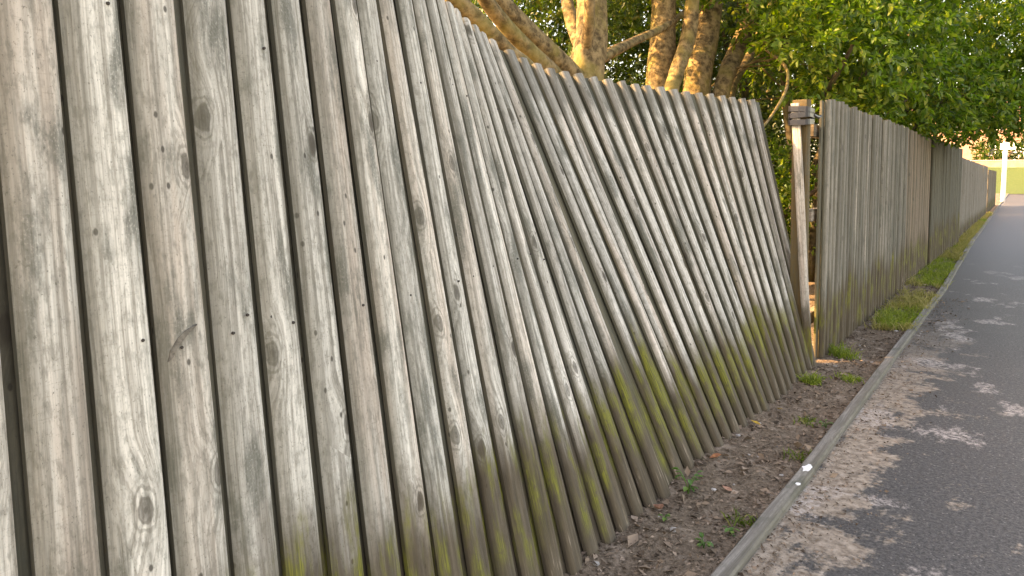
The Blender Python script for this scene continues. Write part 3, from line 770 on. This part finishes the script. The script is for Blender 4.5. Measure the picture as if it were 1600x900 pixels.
bgtree("dark hedge shrub behind the three stout stems, low down", -4.3, 9.6, 2.8, [(-4.4, 9.4, 1.5, .9, 1.3, 1.2)], 420, 59, M_LEAF_DK, .085, "shrub", "shrub", None, .25, .22)

# the bush that hangs over the upright bays and the path
bl0 = [(-1.75, 8.3, 2.45, .75, .9, .62), (-1.6, 9.4, 2.70, .95, 1.15, .85), (-1.35, 10.7, 2.40, .95, 1.2, .78),
      (-1.1, 12.1, 2.35, 1.0, 1.2, .78), (-.9, 13.4, 2.55, 1.1, 1.2, .92), (-1.7, 9.9, 3.9, 1.3, 1.5, 1.0), (-1.3, 12.2, 3.9, 1.4, 1.7, 1.2),
      (-2.2, 8.5, 3.5, .9, 1.0, .8), (-.35, 13.9, 3.1, 1.0, 1.2, 1.1), (-.2, 13.0, 2.55, .75, .9, .80), (-2.6, 11.5, 3.2, 1.2, 2.0, 1.6), (-.9, 14.5, 4.6, 1.5, 1.5, 1.3), (-1.6, 15.3, 3.2, 1.2, 1.3, 1.3)]
bl = []
r_ = random.Random(31)
for L0 in bl0:
    bl.append((*L0[:3], *[q * .8 for q in L0[3:]]))
    for q in range(9):
        d = Vector((r_.gauss(0, 1), r_.gauss(0, 1), r_.gauss(0, 1))).normalized(); k = r_.uniform(.22, .42)
        bl.append((L0[0] + d.x * L0[3] * .85, L0[1] + d.y * L0[4] * .85, L0[2] + d.z * L0[5] * .85, k, k * 1.1, k * .7))
bush = empty("overhanging_bush", (-2.3, 10.0, 0)); tag(bush, "big leafy green bush hanging over the fence and the far path", "bush")
bs = []
r_ = random.Random(5)
for i, l in enumerate(bl0):
    a = Vector((-2.35 + r_.uniform(-.2, .2), 9.2 + (l[1] - 9.2) * .35, 0 if i < 4 else 1.2)); e = Vector(l[:3])
    m = a.lerp(e, .5) + Vector((-.2, 0, .35))
    bs.append(dict(pts=[a, m, e, e + (e - m) * .35], rad=[.055, .04, .022, .008], sides=7, n=4, rough=.15, seed=i))
link("branches", tubes_mesh("branches", bs), M_BARK_D, bush)
def bfilt(P):
    lim = np.interp(P[:, 1], [5.5, 7, 9, 10.7, 12, 14, 16], [1.93, 1.86, 1.80, 1.68, 1.56, 1.58, 1.75])
    return P[:, 2] > lim + 0.06
rg = np.random.default_rng(77)
P, O = lobes_points(bl, 4800, rg, .35); mm = bfilt(P); P, O = P[mm], O[mm]
C, D, N, l = sprigs(P, O, 15, .088, .24, rg, .25)
mm = bfilt(C + D * l[:, None]); C, D, N, l = C[mm], D[mm], N[mm], l[mm]
# the foremost leaves in view are parts of their own
q = C + D * l[:, None] * .5 - np.array([0, 0, CAM_H])
dist = np.linalg.norm(q, axis=1)
ca, sa = math.cos(R(35.75)), math.sin(R(35.75))
dep = -q[:, 0] * sa + q[:, 1] * ca; lat = q[:, 0] * ca + q[:, 1] * sa
ax, ay = lat / dep, q[:, 2] / dep
inv = (ax < 0.70) & (ax > .25) & (ay < .24) & (ay > -.1)
cell = {}
for i in np.argsort(dist):
    if not inv[i]: continue
    kx = (int(ax[i] * 55), int(ay[i] * 55))
    if kx not in cell: cell[kx] = i
sel = sorted(cell.values(), key=lambda i: -l[i] / dist[i])[:295]
rest = np.ones(len(C), bool); rest[sel] = False
V, F = leaf_geo(C[rest], D[rest], N[rest], l[rest], l[rest] * .46, 7)
o = link("foliage", npmesh("foliage", V, F), M_LEAF_OAK, bush); o["kind"] = "stuff"
v1, f1 = leaf_geo(np.zeros((1, 3)), np.array([[0, 1., 0]]), np.array([[0, 0, 1.]]), np.array([1.0]), np.array([.46]), 7)
leaf_me = npmesh("leaf", v1, f1); leaf_me.materials.append(M_LEAF_OAK)
for i in sel:
    y = Vector(D[i]).normalized(); x = y.cross(Vector(N[i])).normalized(); z = x.cross(y); s = float(l[i])
    M = Matrix(((x.x * s, y.x * s, z.x * s, C[i][0]), (x.y * s, y.y * s, z.y * s, C[i][1]), (x.z * s, y.z * s, z.z * s, C[i][2]), (0, 0, 0, 1)))
    link("leaf", leaf_me, None, bush, M)

bgtree("sunlit yellow green shrub behind the pale far fence", -3.2, 22.0, 2.4, [(-2.6, 21.5, 1.55, .8, 1.8, .55), (-3.4, 23, 1.6, 1.0, 1.6, .8)], 260, 61, M_LEAF_YEL, .12, "shrub", "shrub", None, .3, .25)

# ------------------------------------------------------------------ far end of the path
wp = empty("white_post", (-1.55, 40.5, 0)); tag(wp, "slim white post with a small plate at the far end of the path", "post")
link("pole", tubes_mesh("pole", [dict(pts=[(-1.55, 40.5, -.1), (-1.55, 40.5, 1.2), (-1.55, 40.5, 2.75)], rad=[.10, .09, .09], sides=14, n=2)]), M_WHITE, wp)
box_part("plate", (-1.45, 40.36, 2.52), (.60, .03, .30), M_WHITE, wp)
M_BRICK = simple("pink_brick", (.42, .25, .19), 0.9, 0.2, 0, 3.0, (.34, .19, .14))
M_ROOF = simple("roof_tile", (.16, .09, .07), 0.85, 0.2, 0, 2.0)
M_GLASS = simple("window_glass", (.03, .035, .04), 0.08, 0.6)
M_RENDER = simple("pale_render", (.68, .64, .58), 0.9, 0.2, 0, 1.0, (.60, .55, .50))
hs = empty("brick_house", (-4, 84, 1.7)); tag(hs, "pink brick house in full sun beyond the end of the path", "house")
def wall_mesh(x0, x1, z0, z1, y, th, holes):
    xs = sorted({x0, x1, *[h[0] for h in holes], *[h[1] for h in holes]}); zs = sorted({z0, z1, *[h[2] for h in holes], *[h[3] for h in holes]})
    bm = bmesh.new()
    for i in range(len(xs) - 1):
        for j in range(len(zs) - 1):
            cx, cz = (xs[i] + xs[i + 1]) / 2, (zs[j] + zs[j + 1]) / 2
            if any(h[0] < cx < h[1] and h[2] < cz < h[3] for h in holes): continue
            v = [bm.verts.new(p) for p in ((xs[i], y, zs[j]), (xs[i + 1], y, zs[j]), (xs[i + 1], y, zs[j + 1]), (xs[i], y, zs[j + 1]))]
            bm.faces.new(v)
    bmesh.ops.remove_doubles(bm, verts=bm.verts, dist=1e-4)
    ret = bmesh.ops.extrude_face_region(bm, geom=bm.faces[:]); 
    bmesh.ops.translate(bm, verts=[g for g in ret['geom'] if isinstance(g, bmesh.types.BMVert)], vec=(0, th, 0))
    bmesh.ops.recalc_face_normals(bm, faces=bm.faces)
    me = bpy.data.meshes.new("wall"); bm.to_mesh(me); bm.free(); return me
holes = [(-8.5, -6.9, 2.9, 4.2), (-4.6, -3.4, 2.9, 4.2), (-2.7, -1.7, 1.9, 4.1), (-.6, .8, 2.9, 4.2), (-8.5, -6.9, 5.3, 6.5), (-4.6, -3.4, 5.3, 6.5), (-.6, .8, 5.3, 6.5)]
link("wall", wall_mesh(-11, 3, 1.5, 7.0, 84, .3, holes), M_BRICK, hs)
for h in holes:
    if h[2] < 2:
        d = box_part("door", ((h[0] + h[1]) / 2, 84.2, (h[2] + h[3]) / 2), (h[1] - h[0], .06, h[3] - h[2]), M_WHITE, hs)
    else:
        w = empty("window", ((h[0] + h[1]) / 2, 84.15, (h[2] + h[3]) / 2)); w.parent = hs; w.matrix_parent_inverse = PINV(hs)
        box_part("pane", ((h[0] + h[1]) / 2, 84.18, (h[2] + h[3]) / 2), (h[1] - h[0], .02, h[3] - h[2]), M_GLASS, w, bev=0)
        for zz in (h[2] + .05, h[3] - .05): box_part("frame", ((h[0] + h[1]) / 2, 84.14, zz), (h[1] - h[0], .06, .1), M_WHITE, w)
        for xx in (h[0] + .05, (h[0] + h[1]) / 2, h[1] - .05): box_part("frame", (xx, 84.135, (h[2] + h[3]) / 2), (.1, .05, h[3] - h[2] - .2), M_WHITE, w)
for (x, y) in ((-11, 88), (3, 88)): box_part("gable_wall", (x, 88.2, 4.25), (.3, 7.7, 5.5), M_BRICK, hs, bev=0)
rv = [(-11.5, 83.5, 6.9), (3.5, 83.5, 6.9), (3.5, 88, 10), (-11.5, 88, 10), (3.5, 92.5, 6.9), (-11.5, 92.5, 6.9), (-11.5, 83.5, 6.75), (3.5, 83.5, 6.75), (3.5, 92.5, 6.75), (-11.5, 92.5, 6.75)]
link("roof", npmesh("roof", rv, [[0, 1, 2, 3], [3, 2, 4, 5], [6, 7, 1, 0], [5, 4, 8, 9], [1, 7, 8, 4, 2], [0, 3, 5, 9, 6], [9, 8, 7, 6]]), M_ROOF, hs)
gw = empty("garden_wall", (-3, 74, 1.6)); tag(gw, "low pinkish garden wall above the sunny grass bank", "wall")
box_part("wall", (-3, 74, 1.95), (16, .25, .75), M_BRICK, gw, bev=.01); box_part("coping", (-3, 74, 2.36), (16.1, .34, .07), M_STONE, gw)
bgtree("brownish shrub against the pink house beyond the path", -4.2, 76.5, 3.2, [(-4.0, 76.5, 2.9, 1.2, 1.0, 1.2)], 120, 62, M_LEAF_MID, .3, "shrub", "shrub", None, .3, .5)
bgtree("dark shrub right of the white post, beyond the path", -1.9, 77.0, 3.6, [(-1.6, 77, 2.8, .9, 1.0, 1.1)], 100, 63, M_LEAF_DK, .3, "shrub", "shrub", None, .3, .5)

# ------------------------------------------------------------------ small things on the verge
def litter(name, n, xf, yr, size, mat, seed, zf, label):
    rg = np.random.default_rng(seed)
    y = yr[0] + (yr[1] - yr[0]) * rg.random(n) ** 1.5; x = xf(y, rg)
    C = np.stack([x, y, zf(x, y) + rg.uniform(0.001, .010, n)], 1)
    D = rg.normal(0, 1, (n, 3)); D[:, 2] *= .22; N = rg.normal(0, .35, (n, 3)); N[:, 2] += 1
    l = size * rg.lognormal(0, .5, n); w = l * rg.uniform(.12, .75, n)
    V, F = leaf_geo(C, D, N, l, w, 4)
    return tag(link(name, npmesh(name, V, F), mat), label, kind="stuff")
litter("leaf_litter", 16000, lambda y, g: kerb_x(y) - .03 - g.random(len(y)) * .50, (1.0, 11), .015, M_LITTER, 5, soil_z, "brown leaf litter and wood crumbs covering the soil verge")
litter("path_litter", 5000, lambda y, g: kerb_x(y) + .035 + np.abs(g.normal(0, .13, len(y))), (1.2, 9), .010, M_LITTER, 6, path_z, "crumbled leaf and grit swept against the edging on the path")
rs = random.Random(4)
def stones(n):
    V = []; F = []
    for i in range(n):
        y = rs.uniform(1.8, 8); x = float(kerb_x(y)) - rs.uniform(.05, .40); s = rs.uniform(.005, .016)
        z = float(soil_z(np.array([x]), np.array([y]))[0]); bm = bmesh.new(); bmesh.ops.create_icosphere(bm, subdivisions=1, radius=s)
        o = len(V)
        for v in bm.verts: V.append((x + v.co.x * rs.uniform(.8, 1.4), y + v.co.y * rs.uniform(.8, 1.4), z + v.co.z * .6 + s * .2))
        bm.verts.index_update(); F += [[v.index + o for v in f.verts] for f in bm.faces]; bm.free()
    return npmesh("gravel", np.array(V), F)
tag(link("gravel", stones(35), M_STONE), "small pale stones lying in the soil verge", kind="stuff")

def blades(name, pts, hgt, wid, mat, seed, per):
    rg = np.random.default_rng(seed); P = np.repeat(np.asarray(pts), per, 0); n = len(P)
    P = P + np.stack([rg.normal(0, .022, n), rg.normal(0, .022, n), np.zeros(n)], 1)
    D = np.stack([rg.normal(0, .5, n), rg.normal(0, .5, n), np.ones(n)], 1); D = unit(D)
    h = hgt * rg.uniform(.4, 1.15, n); X = unit(np.cross(D, rg.normal(0, 1, (n, 3)))); w = (wid * rg.uniform(.6, 1.2, n))[:, None]
    bend = D.copy(); bend[:, 2] = -.25; hh = h[:, None]
    m = P + D * hh * .6; t = m + unit(D * .6 + bend * .9) * hh * .45
    V = np.stack([P - X * w, P + X * w, m + X * w * .8, m - X * w * .8, t], 1).reshape(-1, 3); o = np.arange(n)[:, None] * 5
    F = np.concatenate([o + np.array(q) for q in ([0, 1, 2], [0, 2, 3], [3, 2, 4])], 0)
    return npmesh(name, V, F)
def gz(x, y): return float(soil_z(np.array([x]), np.array([y]))[0])
# dry grass running along the far verge
rg = np.random.default_rng(9)
yy = 6.8 + 22 * rg.random(1500) ** 1.3; xx = kerb_x(yy) - .02 - rg.random(1500) ** 1.2 * np.where(yy > 9, .42, .30)
keep = vnoise(xx * 3, yy * 1.6, 12) > np.interp(yy, [6, 9, 12], [.58, .30, .10]); xx, yy = xx[keep], yy[keep]
pt = np.stack([xx, yy, soil_z(xx, yy)], 1)
h1 = vnoise(xx * 2, yy * .8, 17) > np.interp(yy, [7, 10, 14], [.40, .24, .28])
tag(link("green_grass", blades("green_grass", pt[~h1] if (~h1).sum() else pt, .085, .003, M_GRASS_G, 1, 11), M_GRASS_G), "green grass growing along the foot of the upright fence", kind="stuff")
tag(link("dry_grass", blades("dry_grass", pt[h1], .10, .003, M_GRASS_DRY, 2, 12), M_GRASS_DRY), "straw coloured dry grass beside the far edging", kind="stuff")

def clump(label, x, y, r, h, n, mat, seed):
    r_ = random.Random(seed)
    pts = []
    for i in range(n):
        a, q = r_.uniform(0, 6.28), r * math.sqrt(r_.random()); pts.append((x + q * math.cos(a), y + q * math.sin(a), gz(x, y) - .005))
    o = link("grass_clump", blades("grass_clump", pts, h, .0035, mat, seed, 7), mat)
    tag(o, label, "grass", "grass clumps on the verge")
clump("bright grass clump at the foot of the tipped fence's end", -1.15, 4.80, .06, .085, 26, M_GRASS_G, 1)
clump("yellow green grass clump before the grey upright boards, just past the gap", -1.14, 5.70, .09, .11, 34, M_GRASS_G, 2)
clump("low grass clump against the edging level with the gap", -.96, 5.02, .06, .05, 20, M_GRASS_G, 3)
clump("sparse grass clump in mid verge, nearer than the gap", -.98, 4.05, .06, .045, 13, M_GRASS, 4)
clump("large grass clump by the upright grey boards' far half", -1.12, 7.6, .13, .09, 26, M_GRASS_G, 5)
clump("thin grass clump leaning on the edging beside the white paint splash", -.86, 3.50, .05, .05, 10, M_GRASS, 6)
clump("thin grass clump along the edging, lowest in view", -.86, 2.72, .06, .05, 10, M_GRASS, 7)

wl = leaf_geo(np.zeros((1, 3)), np.array([[0, 1., 0]]), np.array([[0, 0, 1.]]), np.array([1.0]), np.array([.62]), 7)
weed_me = npmesh("leaf", wl[0], wl[1]); weed_me.materials.append(M_WEED)
def weed(label, x, y, h, n, ls, seed):
    r_ = random.Random(seed); z = gz(x, y)
    t = empty("weed", (x, y, z)); tag(t, label, "weed", "weeds on the soil verge")
    sp_ = []
    for i in range(n):
        a = r_.uniform(0, 6.28); hh = h * r_.uniform(.35, 1.0); e = Vector((x + math.cos(a) * hh * .45, y + math.sin(a) * hh * .45, z + hh))
        sp_.append(dict(pts=[(x, y, z - .01), (x + math.cos(a) * hh * .15, y + math.sin(a) * hh * .15, z + hh * .6), e], rad=[.0018, .0015, .001], sides=5, n=2))
        d = Vector((math.cos(a), math.sin(a), r_.uniform(-.3, .3))).normalized(); xx_ = d.cross(Vector((r_.uniform(-.3, .3), r_.uniform(-.3, .3), 1))).normalized(); zz_ = xx_.cross(d); s = ls * r_.uniform(.7, 1.2)
        M = Matrix(((xx_.x * s, d.x * s, zz_.x * s, e.x), (xx_.y * s, d.y * s, zz_.y * s, e.y), (xx_.z * s, d.z * s, zz_.z * s, e.z), (0, 0, 0, 1)))
        link("leaf", weed_me, None, t, M)
    link("stalks", tubes_mesh("stalks", sp_), M_WEED, t)
weed("tallest leafy weed, growing where the two leaning bays meet", -1.14, 2.83, .095, 16, .034, 1)
weed("low round leafed weed halfway between fence and edging, lowest in view", -.93, 2.46, .035, 12, .028, 2)
weed("tiny weed close by the edging above the lowest weed", -.88, 2.60, .03, 7, .024, 3)
weed("small weed at the feet of the near bay's last boards", -1.12, 2.55, .04, 8, .022, 4)
weed("small yellowish weed against the edging short of the gap", -.87, 4.0, .04, 6, .022, 5)

def fallen(label, x, y, s, rot, mat, seed, curl=.3):
    r_ = random.Random(seed); V = []; F = []
    out = [(0, 0), (.22, .18), (.30, .45), (.18, .72), (0, 1), (-.18, .72), (-.30, .45), (-.22, .18)]
    for (a, c) in out: V.append((a * s, (c - .5) * s, curl * s * (abs(a) * 1.4 + (c - .5) ** 2)))
    for (a, c) in out: V.append((a * s, (c - .5) * s, curl * s * (abs(a) * 1.4 + (c - .5) ** 2) - .0012))
    V.append((0, 0, 0)); V.append((0, 0, -.0012))
    for i in range(8):
        j = (i + 1) % 8; F += [[16, j, i], [17, 8 + i, 8 + j], [i, j, 8 + j, 8 + i]]
    o = link("fallen_leaf", npmesh("fallen_leaf", np.array(V), F), mat, None, Matrix.Translation((x, y, gz(x, y) + .014)) @ Matrix.Rotation(rot, 4, 'Z') @ Matrix.Rotation(r_.uniform(-.4, .4), 4, 'X'))
    tag(o, label, "leaf", "fallen leaves on the verge")
fallen("yellow fallen leaf nearest the gap at the tipped fence's foot", -1.14, 4.12, .055, .4, M_DEAD_Y, 1)
fallen("golden fallen leaf just left of the yellow one, by the boards", -1.17, 3.80, .055, 1.7, M_DEAD_Y, 2)
fallen("orange brown fallen leaf tight against the tipped boards", -1.17, 3.22, .06, 2.4, M_DEAD_O, 3)
fallen("pinkish curled leaf by the near bay's last board", -1.17, 2.60, .07, .9, M_DEAD_P, 4, .6)
fallen("pale flat fallen leaf in the middle of the soil beyond the tall weed", -1.02, 2.95, .05, 1.2, M_DEAD_P, 5, .1)
